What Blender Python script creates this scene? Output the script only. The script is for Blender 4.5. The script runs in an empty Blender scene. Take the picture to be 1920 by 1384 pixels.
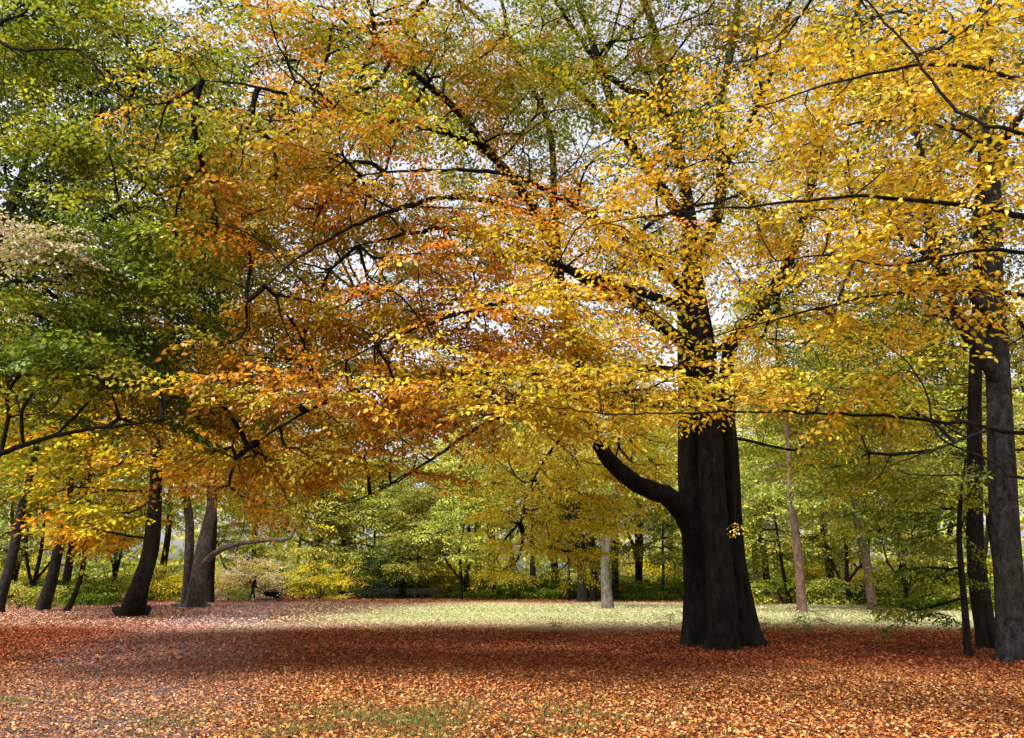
import bpy, bmesh, math, random
import numpy as np
from mathutils import Vector, Matrix
random.seed(7)
RNG = np.random.default_rng(7)
scene = bpy.context.scene
COL = scene.collection

# ------------------------------------------------------------ camera / survey
F = 26/36*1920; TILT = math.radians(15.8); CAMZ = 1.6
ct, st = math.cos(TILT), math.sin(TILT)
def P(x, y, D):
    rx = (x-960)/F; up = (692-y)/F
    wf = ct-up*st; wu = st+up*ct
    s = D/wf
    return np.array([rx*s, D, CAMZ+wu*s])
def G(x, y):
    rx = (x-960)/F; up = (692-y)/F
    wf = ct-up*st; wu = st+up*ct
    s = CAMZ/-wu
    return np.array([rx*s, wf*s, 0.0])
def GD(x, D):
    return np.array([(x-960)/F*D/1.045, D, 0.0])
cd = bpy.data.cameras.new("camera"); cam = bpy.data.objects.new("camera", cd)
COL.objects.link(cam); cam.location = (0, 0, CAMZ)
cam.rotation_euler = (math.pi/2+TILT, 0, 0)
cd.lens = 26; cd.sensor_width = 36; cd.clip_end = 1000; cd.clip_start = 0.1
scene.camera = cam
scene.view_settings.view_transform = 'Standard'
scene.view_settings.look = 'None'; scene.view_settings.exposure = 0

# ------------------------------------------------------------ light
SUN_EL = math.radians(61); sx, sy = -0.72, -0.70
w = bpy.data.worlds.new("World"); scene.world = w; w.use_nodes = True
nt = w.node_tree; bg = nt.nodes["Background"]
sky = nt.nodes.new("ShaderNodeTexSky"); sky.sky_type = 'NISHITA'; sky.sun_disc = False
sky.sun_elevation = SUN_EL; sky.sun_rotation = math.atan2(sx, sy)
sky.air_density = 1.0; sky.dust_density = 4.0
hs = nt.nodes.new("ShaderNodeHueSaturation"); hs.inputs["Saturation"].default_value = 0.25
hs.inputs["Value"].default_value = 2.4
nt.links.new(sky.outputs[0], hs.inputs["Color"]); nt.links.new(hs.outputs[0], bg.inputs[0])
bg.inputs[1].default_value = 0.15
sl = bpy.data.lights.new("sun", 'SUN'); so = bpy.data.objects.new("sun", sl); COL.objects.link(so)
sl.energy = 5.0; sl.angle = math.radians(2.5); sl.color = (1, 0.96, 0.89)
h = math.hypot(sx, sy)
sd = Vector((sx/h*math.cos(SUN_EL), sy/h*math.cos(SUN_EL), math.sin(SUN_EL)))
so.rotation_euler = sd.to_track_quat('Z', 'Y').to_euler(); so.location = (0, 0, 40)

# ------------------------------------------------------------ materials
def newmat(name):
    m = bpy.data.materials.new(name); m.use_nodes = True
    t = m.node_tree; t.nodes.clear()
    o = t.nodes.new("ShaderNodeOutputMaterial")
    return m, t, o
def leaf_mat(name, trans=0.4, gloss=0.0):
    m, t, o = newmat(name); N = t.nodes; L = t.links
    at = N.new("ShaderNodeAttribute"); at.attribute_name = "tint"
    oi = N.new("ShaderNodeObjectInfo")
    mx = N.new("ShaderNodeMix"); mx.data_type = 'RGBA'; mx.blend_type = 'MULTIPLY'; mx.inputs[0].default_value = 1
    L.new(at.outputs["Color"], mx.inputs[6]); L.new(oi.outputs["Color"], mx.inputs[7])
    pr = N.new("ShaderNodeBsdfDiffuse")
    L.new(mx.outputs[2], pr.inputs["Color"])
    tr = N.new("ShaderNodeBsdfTranslucent"); L.new(mx.outputs[2], tr.inputs[0])
    ms = N.new("ShaderNodeMixShader"); ms.inputs[0].default_value = trans
    L.new(pr.outputs[0], ms.inputs[1]); L.new(tr.outputs[0], ms.inputs[2])
    out = ms.outputs[0]
    if gloss:
        gl_ = N.new("ShaderNodeBsdfGlossy"); gl_.inputs["Roughness"].default_value = .42; gl_.inputs["Color"].default_value = (1, 1, 1, 1)
        m2 = N.new("ShaderNodeMixShader"); m2.inputs[0].default_value = gloss
        L.new(out, m2.inputs[1]); L.new(gl_.outputs[0], m2.inputs[2]); out = m2.outputs[0]
    L.new(out, o.inputs[0])
    return m
M_LEAF = leaf_mat("leaf_tissue", 0.36, .03)
M_LEAFB = leaf_mat("woodland_leaf_tissue", 0.34)
M_LITTER = leaf_mat("dry_leaf", 0.05)
def bark_mat(name, c1, c2, c3, rough=0.9, vs=1.0):
    m, t, o = newmat(name); N = t.nodes; L = t.links
    tc = N.new("ShaderNodeTexCoord"); mp = N.new("ShaderNodeMapping"); mp.inputs["Scale"].default_value = (1, 1, vs)
    L.new(tc.outputs["Object"], mp.inputs[0])
    n1 = N.new("ShaderNodeTexNoise"); n1.inputs["Scale"].default_value = 9; n1.inputs["Detail"].default_value = 8
    n1.inputs["Roughness"].default_value = .75
    n2 = N.new("ShaderNodeTexNoise"); n2.inputs["Scale"].default_value = 2.2; n2.inputs["Detail"].default_value = 6
    L.new(mp.outputs[0], n1.inputs[0]); L.new(tc.outputs["Object"], n2.inputs[0])
    r1 = N.new("ShaderNodeValToRGB"); r1.color_ramp.elements[0].position = .38; r1.color_ramp.elements[1].position = .64
    r1.color_ramp.elements[0].color = (*c1, 1); r1.color_ramp.elements[1].color = (*c2, 1)
    L.new(n1.outputs[0], r1.inputs[0])
    r2 = N.new("ShaderNodeValToRGB"); r2.color_ramp.elements[0].position = .46; r2.color_ramp.elements[1].position = .58
    L.new(n2.outputs[0], r2.inputs[0])
    mx = N.new("ShaderNodeMix"); mx.data_type = 'RGBA'
    L.new(r1.outputs[0], mx.inputs[6]); mx.inputs[7].default_value = (*c3, 1)
    mm = N.new("ShaderNodeMath"); mm.operation = 'MULTIPLY'; mm.inputs[1].default_value = .6
    L.new(r2.outputs[0], mm.inputs[0]); L.new(mm.outputs[0], mx.inputs[0])
    pr = N.new("ShaderNodeBsdfPrincipled"); pr.inputs["Roughness"].default_value = rough
    pr.inputs["Specular IOR Level"].default_value = .06
    L.new(mx.outputs[2], pr.inputs["Base Color"])
    b = N.new("ShaderNodeBump"); b.inputs["Strength"].default_value = 1; b.inputs["Distance"].default_value = .07
    L.new(n1.outputs[0], b.inputs["Height"]); L.new(b.outputs[0], pr.inputs["Normal"])
    L.new(pr.outputs[0], o.inputs[0]); return m
M_BARK = bark_mat("beech_bark", (.004, .0036, .0032), (.032, .027, .023), (.010, .012, .007), .8, .28)
M_BARKM = bark_mat("grey_dark_beech_bark", (.009, .008, .0075), (.062, .055, .05), (.02, .022, .016), .85, .5)
M_BARKG = bark_mat("grey_beech_bark", (.055, .046, .042), (.24, .205, .185), (.075, .075, .052), vs=.4)
M_BARKP = bark_mat("pale_pink_bark", (.10, .055, .045), (.28, .17, .14), (.12, .085, .06), vs=.4)
M_BARKD = bark_mat("dark_rough_bark", (.005, .004, .0038), (.034, .027, .023), (.016, .018, .009), vs=.15)
def plain(name, c, rough=.6, metal=0, var=.25, scale=20, spec=.3):
    m, t, o = newmat(name); N = t.nodes; L = t.links
    tc = N.new("ShaderNodeTexCoord"); n = N.new("ShaderNodeTexNoise"); n.inputs["Scale"].default_value = scale
    n.inputs["Detail"].default_value = 5
    L.new(tc.outputs["Object"], n.inputs[0])
    r = N.new("ShaderNodeValToRGB")
    r.color_ramp.elements[0].position = .3; r.color_ramp.elements[1].position = .7
    r.color_ramp.elements[0].color = (*[v*(1-var) for v in c], 1); r.color_ramp.elements[1].color = (*[min(1, v*(1+var)) for v in c], 1)
    L.new(n.outputs[0], r.inputs[0])
    pr = N.new("ShaderNodeBsdfPrincipled"); pr.inputs["Roughness"].default_value = rough; pr.inputs["Metallic"].default_value = metal
    pr.inputs["Specular IOR Level"].default_value = spec
    L.new(r.outputs[0], pr.inputs["Base Color"]); L.new(pr.outputs[0], o.inputs[0]); return m

# ------------------------------------------------------------ mesh helpers
def quad_mesh(name, V, Q, mats, mi=None, col=None, smooth=False):
    V = np.ascontiguousarray(V, dtype=np.float32); Q = np.ascontiguousarray(Q, dtype=np.int32)
    me = bpy.data.meshes.new(name)
    me.vertices.add(len(V)); me.vertices.foreach_set("co", V.ravel())
    me.loops.add(Q.size); me.loops.foreach_set("vertex_index", Q.ravel())
    me.polygons.add(len(Q)); me.polygons.foreach_set("loop_start", np.arange(0, Q.size, 4, dtype=np.int32))
    for m in mats: me.materials.append(m)
    if mi is not None: me.polygons.foreach_set("material_index", np.ascontiguousarray(mi, dtype=np.int32))
    me.polygons.foreach_set("use_smooth", np.full(len(Q), smooth, dtype=bool))
    me.update(calc_edges=True)
    if col is not None:
        a = me.color_attributes.new("tint", 'FLOAT_COLOR', 'POINT')
        c = np.ones((len(V), 4), dtype=np.float32); c[:, :3] = col
        a.data.foreach_set("color", c.ravel())
    return me
def obj(name, me, parent=None, loc=None):
    o = bpy.data.objects.new(name, me); COL.objects.link(o)
    if parent: o.parent = parent
    if loc is not None: o.location = loc
    return o
def empty(name, loc, label, cat, group=None):
    e = bpy.data.objects.new(name, None); COL.objects.link(e); e.location = tuple(loc)
    e.empty_display_size = .3
    e["label"] = label; e["category"] = cat
    if group: e["group"] = group
    return e
def nrm(v): return v/np.maximum(np.linalg.norm(v, axis=-1, keepdims=True), 1e-9)
def catmull(pts, vals, step):
    pts = np.array(pts, float); vals = np.array(vals, float)
    p = np.vstack([2*pts[0]-pts[1], pts, 2*pts[-1]-pts[-2]])
    out = []; ro = []
    for i in range(len(pts)-1):
        n = max(2, int(np.linalg.norm(pts[i+1]-pts[i])/step))
        for k in range(n):
            t = k/n; a, b, c, d = p[i], p[i+1], p[i+2], p[i+3]
            out.append(.5*((2*b)+(-a+c)*t+(2*a-5*b+4*c-d)*t*t+(-a+3*b-3*c+d)*t**3))
            ro.append(vals[i]*(1-t)+vals[i+1]*t)
    out.append(pts[-1]); ro.append(vals[-1])
    return np.array(out), np.array(ro)
def tube(C, R, S, flare=0, seed=0, rough=.05):
    rg = np.random.default_rng(seed); n = len(C)
    T = nrm(np.gradient(C, axis=0))
    ref = np.array([1., 0, 0]) if abs(T[0][0]) < .8 else np.array([0, 1., 0])
    A = []; a = ref
    for i in range(n):
        a = a-T[i]*np.dot(a, T[i]); a = a/np.linalg.norm(a); A.append(a)
    A = np.array(A); B = np.cross(T, A)
    th = np.linspace(0, 2*math.pi, S, endpoint=False)
    ph = rg.random(6)*6.28
    hgt = np.concatenate([[0], np.cumsum(np.linalg.norm(np.diff(C, axis=0), axis=1))])
    rr = R[:, None]*np.ones(S)[None]
    rr *= 1+rough*(np.sin(2*th[None]+ph[0]+.4*hgt[:, None])+.7*np.sin(3*th[None]+ph[1]-.6*hgt[:, None])+.5*np.sin(5*th[None]+ph[2]+.9*hgt[:, None]))
    rr *= 1+rough*.45*np.sin(hgt*1.9+ph[5])[:, None]
    if flare:
        lob = .3+.7*np.clip(np.cos(3*th+ph[3])+.9*np.cos(5*th+ph[4]), -.6, 1.8)
        rr *= 1+flare*np.exp(-hgt/.2)[:, None]*np.clip(lob, 0, 2)[None]+.05*flare*np.exp(-hgt/.7)[:, None]
    V = C[:, None]+rr[..., None]*(np.cos(th)[None, :, None]*A[:, None]+np.sin(th)[None, :, None]*B[:, None])
    V = V.reshape(-1, 3)
    i = np.arange(n-1)[:, None]*S; j = np.arange(S)[None]; j2 = (j+1) % S
    Q = np.stack([i+j, i+j2, i+S+j2, i+S+j], -1).reshape(-1, 4)
    return V, Q
def merge(parts):
    Vs, Qs, o = [], [], 0
    for V, Q in parts: Vs.append(V); Qs.append(Q+o); o += len(V)
    return np.vstack(Vs), np.vstack(Qs)

# ------------------------------------------------------------ sprays of leaves
LV6 = np.array([[0, 0, 0], [.28, -.27, .07], [.68, -.23, .06], [1, 0, -.06], [.68, .23, .06], [.28, .27, .07]])
LQ6 = np.array([[0, 1, 2, 3], [0, 3, 4, 5]])
LV4 = np.array([[0, 0, 0], [.42, -.31, .05], [1, 0, -.05], [.42, .31, .05]])
LQ4 = np.array([[0, 1, 2, 3]])
def leaf_frames(a, p, r):
    X = np.stack([np.cos(p)*np.cos(a), np.cos(p)*np.sin(a), np.sin(p)], -1)
    Y0 = np.stack([-np.sin(a), np.cos(a), 0*a], -1); Z0 = np.cross(X, Y0)
    Y = np.cos(r)[:, None]*Y0+np.sin(r)[:, None]*Z0
    return X, Y, np.cross(X, Y)
def spray_template(seed, six, leaf, n_main, n_side, sp, rollv=.55, twig=.0035):
    rg = np.random.default_rng(seed)
    ph = rg.random()*6; bend = rg.normal()*.12
    mp = lambda t: np.array([t, bend*t*t+.015*math.sin(9*t+ph), -.14*t*t+.012*math.sin(7*t+ph)])
    pos, ang, tw = [], [], []
    for k in range(n_main):
        t = .12+.88*k/(n_main-1); s = 1 if k % 2 else -1
        pos.append(mp(t)); ang.append(s*(.75+rg.normal()*.3)*(1 if k < n_main-1 else .1))
    pr = mp(0)
    for k in range(1, 4):
        q = mp(k/3); tw.append((pr, q, twig*(1.25-.3*k))); pr = q
    for j in range(n_side):
        t = .06+.8*(j+rg.random()*.5)/n_side; s = 1 if j % 2 else -1
        ln = (.2+.42*(1-t))*(.6+.6*rg.random()); a0 = s*(.8+rg.normal()*.15); b = mp(t)
        d = np.array([math.cos(a0), math.sin(a0), rg.normal()*.18-.08])
        tw.append((b, b+d*ln, twig*.6))
        m = max(2, int(ln/sp))
        for q in range(m):
            u = (q+.9)/m; s2 = 1 if q % 2 else -1
            pos.append(b+d*ln*u+np.array([0, 0, -.06*u*u])); ang.append(a0+s2*(.7+rg.normal()*.3)*(1 if q < m-1 else .1))
    pos = np.array(pos); ang = np.array(ang); n = len(pos)
    X, Y, Z = leaf_frames(ang, -.3+rg.normal(size=n)*.38, rg.normal(size=n)*rollv)
    LVt = LV6 if six else LV4; LQt = LQ6 if six else LQ4
    sz = leaf*(.7+.5*rg.random(n))
    Rm = np.stack([X, Y, Z], 1)
    V = pos[:, None]+np.einsum('vk,nkj->nvj', LVt, Rm)*sz[:, None, None]
    nv = len(LVt)
    Q = (LQt[None]+(np.arange(n)*nv)[:, None, None]).reshape(-1, 4)
    TV, TQ = [], []
    for (a, b, r) in tw:
        d = nrm(b-a); u = nrm(np.cross(d, [0, 0, 1.])+1e-6); v = np.cross(d, u); o = len(TV)
        for c, rr in ((a, r), (b, r*.5)):
            for k in range(3):
                th = k*2.094; TV.append(c+rr*(math.cos(th)*u+math.sin(th)*v))
        for k in range(3):
            TQ.append([o+k, o+(k+1) % 3, o+3+(k+1) % 3, o+3+k])
    return dict(V=V.reshape(-1, 3), Q=Q, n=n, nv=nv, TV=np.array(TV), TQ=np.array(TQ))
T_NEAR = [spray_template(70+i, True, .086, 10, 9, .084, .6, .004) for i in range(10)]
T_FINE6 = [spray_template(10+i, True, .098, 10, 9, .078, .55, .005) for i in range(8)]
T_FINE4 = [spray_template(30+i, False, .098, 10, 9, .075) for i in range(8)]
T_COARSE = [spray_template(50+i, False, .125, 7, 7, .105, .8, .004) for i in range(6)]

PAL = dict(
 gold=[(.80, .50, .022), (.78, .46, .018), (.80, .56, .035), (.70, .35, .016), (.60, .46, .03)],
 yellow=[(.72, .58, .03), (.62, .55, .035), (.76, .53, .025), (.46, .45, .03), (.64, .37, .02)],
 lit=[(.84, .66, .03), (.80, .62, .03), (.84, .56, .02), (.70, .62, .04)],  # hanging sprays' yellow, brightened in place of light the crown blocks
 orange=[(.74, .31, .018), (.78, .38, .02), (.70, .26, .018), (.64, .40, .025), (.40, .27, .015)],
 rust=[(.74, .24, .02), (.68, .20, .02), (.78, .33, .025), (.62, .33, .02), (.42, .25, .015)],
 mixo=[(.64, .38, .02), (.44, .37, .02), (.68, .30, .02), (.28, .30, .02), (.56, .46, .03)],
 olive=[(.26, .28, .02), (.16, .21, .014), (.42, .35, .02), (.11, .15, .012), (.50, .39, .02)],
 green=[(.09, .165, .009), (.135, .22, .012), (.055, .10, .006), (.27, .33, .018), (.045, .08, .005)],
 lime=[(.42, .47, .025), (.30, .39, .018), (.50, .48, .025), (.18, .26, .012), (.52, .42, .025)],
 cream=[(.70, .57, .32), (.80, .70, .44), (.62, .5, .22)],
 pale=[(.50, .56, .14), (.64, .60, .14), (.42, .49, .10), (.26, .36, .07)],  # light background greens, paled further in place of haze
 bg=[(.26, .35, .055), (.40, .45, .075), (.17, .26, .035), (.50, .46, .08), (.09, .15, .022)],
 bgy=[(.70, .55, .06), (.62, .54, .08), (.66, .37, .05), (.42, .44, .07)],
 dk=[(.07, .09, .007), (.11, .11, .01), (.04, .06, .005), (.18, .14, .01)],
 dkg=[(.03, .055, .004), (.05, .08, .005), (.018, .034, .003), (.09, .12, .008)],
 dg=[(.012, .03, .012), (.02, .045, .015), (.03, .06, .02)],
)
def build_sprays(O, Dr, sc, pal_ids, pals, templates, seed, parts):
    rg = np.random.default_rng(seed); N = len(O)
    X = Dr.copy(); X[:, 2] = X[:, 2]*.3-.12+rg.normal(size=N)*.10; X = nrm(X)
    up = np.tile([0, 0, 1.], (N, 1))+rg.normal(size=(N, 3))*.18
    Y = nrm(np.cross(up, X)); Z = np.cross(X, Y)
    R = np.stack([X, Y, Z], 1)
    tid = rg.integers(0, len(templates), N)
    for k, T in enumerate(templates):
        idx = np.where(tid == k)[0]
        if not len(idx): continue
        m = len(idx); s = sc[idx][:, None, None]
        V = O[idx][:, None]+np.einsum('vk,nkj->nvj', T['V'], R[idx])*s
        nV = V.shape[1]
        Q = (T['Q'][None]+(np.arange(m)*nV)[:, None, None]).reshape(-1, 4)
        c = np.empty((m, T['n'], 3))
        for q in range(m):
            pl = np.array(pals[pal_ids[idx[q]]]); c0 = pl[min(int(abs(rg.normal())*1.6), len(pl)-1)]
            c1 = pl[rg.integers(0, len(pl), T['n'])]
            f = (rg.random(T['n'])*.6)[:, None]
            c[q] = (c0*(1-f)+c1*f)*(rg.normal(1, .22, T['n']).clip(.4, 1.4))[:, None]*(.8+.36*rg.random())
        c = np.minimum(c, .85)
        c = np.repeat(c[:, :, None], T['nv'], axis=2).reshape(-1, 3)
        parts.append((V.reshape(-1, 3), Q, 0, c))
        TVv = O[idx][:, None]+np.einsum('vk,nkj->nvj', T['TV'], R[idx])*s
        nT = TVv.shape[1]
        TQ = (T['TQ'][None]+(np.arange(m)*nT)[:, None, None]).reshape(-1, 4)
        parts.append((TVv.reshape(-1, 3), TQ, 1, np.full((m*nT, 3), .03)))
def finish_crown(name, parts, mats, origin):
    Vs, Qs, Ms, Cs, o = [], [], [], [], 0
    for V, Q, m, c in parts:
        Vs.append(V-origin); Qs.append(Q+o); Ms.append(np.full(len(Q), m)); Cs.append(c); o += len(V)
    return quad_mesh(name, np.vstack(Vs), np.vstack(Qs), mats, np.concatenate(Ms), np.vstack(Cs))

def grow(limbP, limbR, pts, bf=.35):
    n = len(pts); m = len(limbP)
    d = np.linalg.norm(pts[:, None]-limbP[None], axis=2)
    best = d.min(1); par = d.argmin(1)-m
    alive = np.ones(n, bool); PL = np.zeros(n); order = []
    for _ in range(n):
        cost = np.where(alive, best, 1e9); i = int(cost.argmin())
        alive[i] = False; order.append(i)
        pp = limbP[par[i]+m] if par[i] < 0 else pts[par[i]]
        L = np.linalg.norm(pts[i]-pp); PL[i] = (0 if par[i] < 0 else PL[par[i]])+L
        c = np.linalg.norm(pts-pts[i], axis=1)+bf*PL[i]
        u = alive & (c < best); best[u] = c[u]; par[u] = i
    cnt = np.ones(n)
    for i in reversed(order):
        if par[i] >= 0: cnt[par[i]] += cnt[i]
    for _ in range(2):
        acc = np.zeros_like(pts); w_ = np.zeros(n)
        for i in range(n):
            if par[i] >= 0: acc[par[i]] += pts[i]*cnt[i]; w_[par[i]] += cnt[i]
        PP = np.where((par < 0)[:, None], limbP[np.clip(par+m, 0, m-1)], pts[np.clip(par, 0, n-1)])
        has = w_ > 0
        tgt = pts.copy(); tgt[has] = .5*(PP[has]+acc[has]/w_[has][:, None])
        pts = pts*.55+tgt*.45
    PP = np.where((par < 0)[:, None], limbP[np.clip(par+m, 0, m-1)], pts[np.clip(par, 0, n-1)])
    return pts, PP, par, cnt
def edges_mesh(pts, PP, par, cnt, r0, S=5, K=5, maxr=.2):
    own = pts-PP; L = np.linalg.norm(own, axis=1, keepdims=True)
    pd = np.where((par < 0)[:, None], nrm(own)*.4+nrm(own*[1, 1, .2])*.6, 0)
    ok = par >= 0
    pd[ok] = nrm(own[np.clip(par, 0, None)][ok])
    t = np.linspace(0, 1, K)[None, :, None]
    T0 = pd[:, None]*L[:, None]; T1 = (nrm(own)*[1, 1, .7])[:, None]*L[:, None]
    C = (2*t**3-3*t**2+1)*PP[:, None]+(t**3-2*t**2+t)*T0+(-2*t**3+3*t**2)*pts[:, None]+(t**3-t**2)*T1
    r1 = np.minimum(r0*np.sqrt(cnt), maxr); rp = r1*1.12
    rp[ok] = np.minimum(np.minimum(r0*np.sqrt(cnt[np.clip(par, 0, None)][ok]), maxr), r1[ok]*1.5)
    R = rp[:, None]*(1-t[..., 0])+r1[:, None]*t[..., 0]
    T = nrm(np.gradient(C, axis=1))
    ref = np.where(np.abs(nrm(own)[:, 2:3]) > .8, [[1., 0, 0]], [[0, 0, 1.]])[:, None]
    A = nrm(np.cross(T, ref)); B = np.cross(T, A)
    th = np.linspace(0, 6.2832, S, endpoint=False)
    V = C[:, :, None]+R[:, :, None, None]*(np.cos(th)[None, None, :, None]*A[:, :, None]+np.sin(th)[None, None, :, None]*B[:, :, None])
    M = len(pts); base = (np.arange(M)*K*S)[:, None, None]+(np.arange(K-1)*S)[None, :, None]
    j = np.arange(S)[None, None]; j2 = (j+1) % S
    Q = np.stack([base+j, base+j2, base+S+j2, base+S+j], -1).reshape(-1, 4)
    return V.reshape(-1, 3), Q

LEAFCOUNT = 0
def make_tree(name, label, base, trunks, limbs, lobes, bark, seed, r0=.0065, group=None, minz=2.5, sides=24, flare=.8, cat="tree", maxr=.16, leafmat=None, rough=.05):
    global LEAFCOUNT
    leafmat = leafmat or M_LEAF
    rg = np.random.default_rng(seed); base = np.array(base, float)
    root = empty(name, base, label, cat, group)
    LP, LR, bp = [], [], []
    for k, (p, r) in enumerate(trunks):
        C, R = catmull(p, r, .1)
        hh = np.arange(len(C)); ph = rg.random(2)*6
        C[:, 0] += .03*np.sin(hh*.12+ph[0]); C[:, 1] += .03*np.sin(hh*.10+ph[1])
        bp.append(tube(C, R, sides, flare, seed+k, rough))
        LP.append(C[::3]); LR.append(R[::3])
    for k, (p, r) in enumerate(limbs):
        C, R = catmull(p, r, .15)
        C[1:-1] += rg.normal(size=(len(C)-2, 3))*.01
        bp.append(tube(C, R, 12, 0, seed+50+k, .04)); LP.append(C[::3]); LR.append(R[::3])
    LP = np.vstack(LP); LR = np.concatenate(LR)
    sel = LP[:, 2] > minz
    if sel.sum() > 3: LP, LR = LP[sel], LR[sel]
    pts, pid, sc, kd = [], [], [], []
    for (c, rad, n, pw, s, kind) in lobes:
        c = np.array(c, float)
        u = nrm(rg.normal(size=(n, 3)))*(rg.random((n, 1))**(1/2.4))
        q = c+u*np.array(rad)
        q[:, 2] += .19*np.sin(q[:, 2]*7.0+q[:, 0]*.9+q[:, 1]*.4)
        q[:, 2] = np.maximum(q[:, 2], .1+minz*.1)
        names = list(pw); wt = np.array([pw[k] for k in names], float); wt /= wt.sum()
        f = (np.sin(q[:, 0]*1.7+q[:, 2]*2.1+c[0])+np.sin(q[:, 1]*1.3-q[:, 2]*3.1+c[2])+rg.normal(size=n)*1.5)
        f = (np.argsort(np.argsort(f))+.5)/n
        ch = np.searchsorted(np.cumsum(wt), f).clip(0, len(names)-1)
        for j in range(n): pid.append(names[ch[j]])
        pts.append(q); sc += [s]*n; kd += [kind]*n
    pts = np.vstack(pts); sc = np.array(sc)*(.75+.5*rg.random(len(pts))); kd = np.array(kd)
    pts, PP, par, cnt = grow(LP, LR, pts)
    bp.append(edges_mesh(pts, PP, par, cnt, r0, maxr=maxr))
    V, Q = merge(bp)
    me = quad_mesh("trunk", V-base, Q, [bark], smooth=True); obj("trunk", me, root)
    Dr = nrm(pts-PP+rg.normal(size=pts.shape)*.25*np.linalg.norm(pts-PP, axis=1, keepdims=True))
    parts = []
    for kname, T in (("n", T_NEAR), ("6", T_FINE6), ("4", T_FINE4), ("c", T_COARSE)):
        idx = np.where(kd == kname)[0]
        if len(idx):
            build_sprays(pts[idx], Dr[idx], sc[idx], [pid[i] for i in idx], PAL, T, seed+9, parts)
    LEAFCOUNT += sum(len(p[1]) for p in parts)
    obj("crown", finish_crown("crown", parts, [leafmat, bark], base), root)
    return root

# ------------------------------------------------------------ main beech
mt = []
def pl(*a): return [P(*q) for q in a]
b0 = G(1357, 1218); b1 = GD(1300, 19.5); b2 = GD(1397, 19.1)
mt.append(([b0-[0, 0, .15], P(1350, 1120, 18.1), P(1338, 960, 18.3), P(1333, 800, 18.5), P(1318, 650, 18.5), P(1302, 520, 18.7), P(1290, 400, 18.8), P(1262, 240, 19), P(1225, 60, 19), P(1180, -100, 19), P(1150, -300, 19)],
           [.37, .32, .30, .28, .26, .24, .20, .16, .12, .08, .04]))
mt.append(([b1-[0, 0, .15], P(1301, 1080, 19.4), P(1297, 980, 19.2), P(1292, 900, 19.1), P(1293, 780, 19.1), P(1284, 640, 19.1), P(1290, 520, 19.2), P(1345, 400, 19.6), P(1352, 200, 20), P(1385, 0, 20.3), P(1400, -200, 20.3)],
           [.30, .27, .28, .27, .25, .23, .19, .16, .13, .09, .05]))
mt.append(([b2-[0, 0, .15], P(1389, 1100, 19.1), P(1376, 980, 19.1), P(1366, 850, 19.1), P(1360, 740, 19.0), P(1376, 640, 18.9), P(1440, 560, 18.6), P(1500, 430, 18.4), P(1545, 250, 18), P(1600, 60, 17.8), P(1640, -160, 17.6)],
           [.27, .235, .23, .225, .2, .18, .15, .12, .09, .07, .04]))
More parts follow.
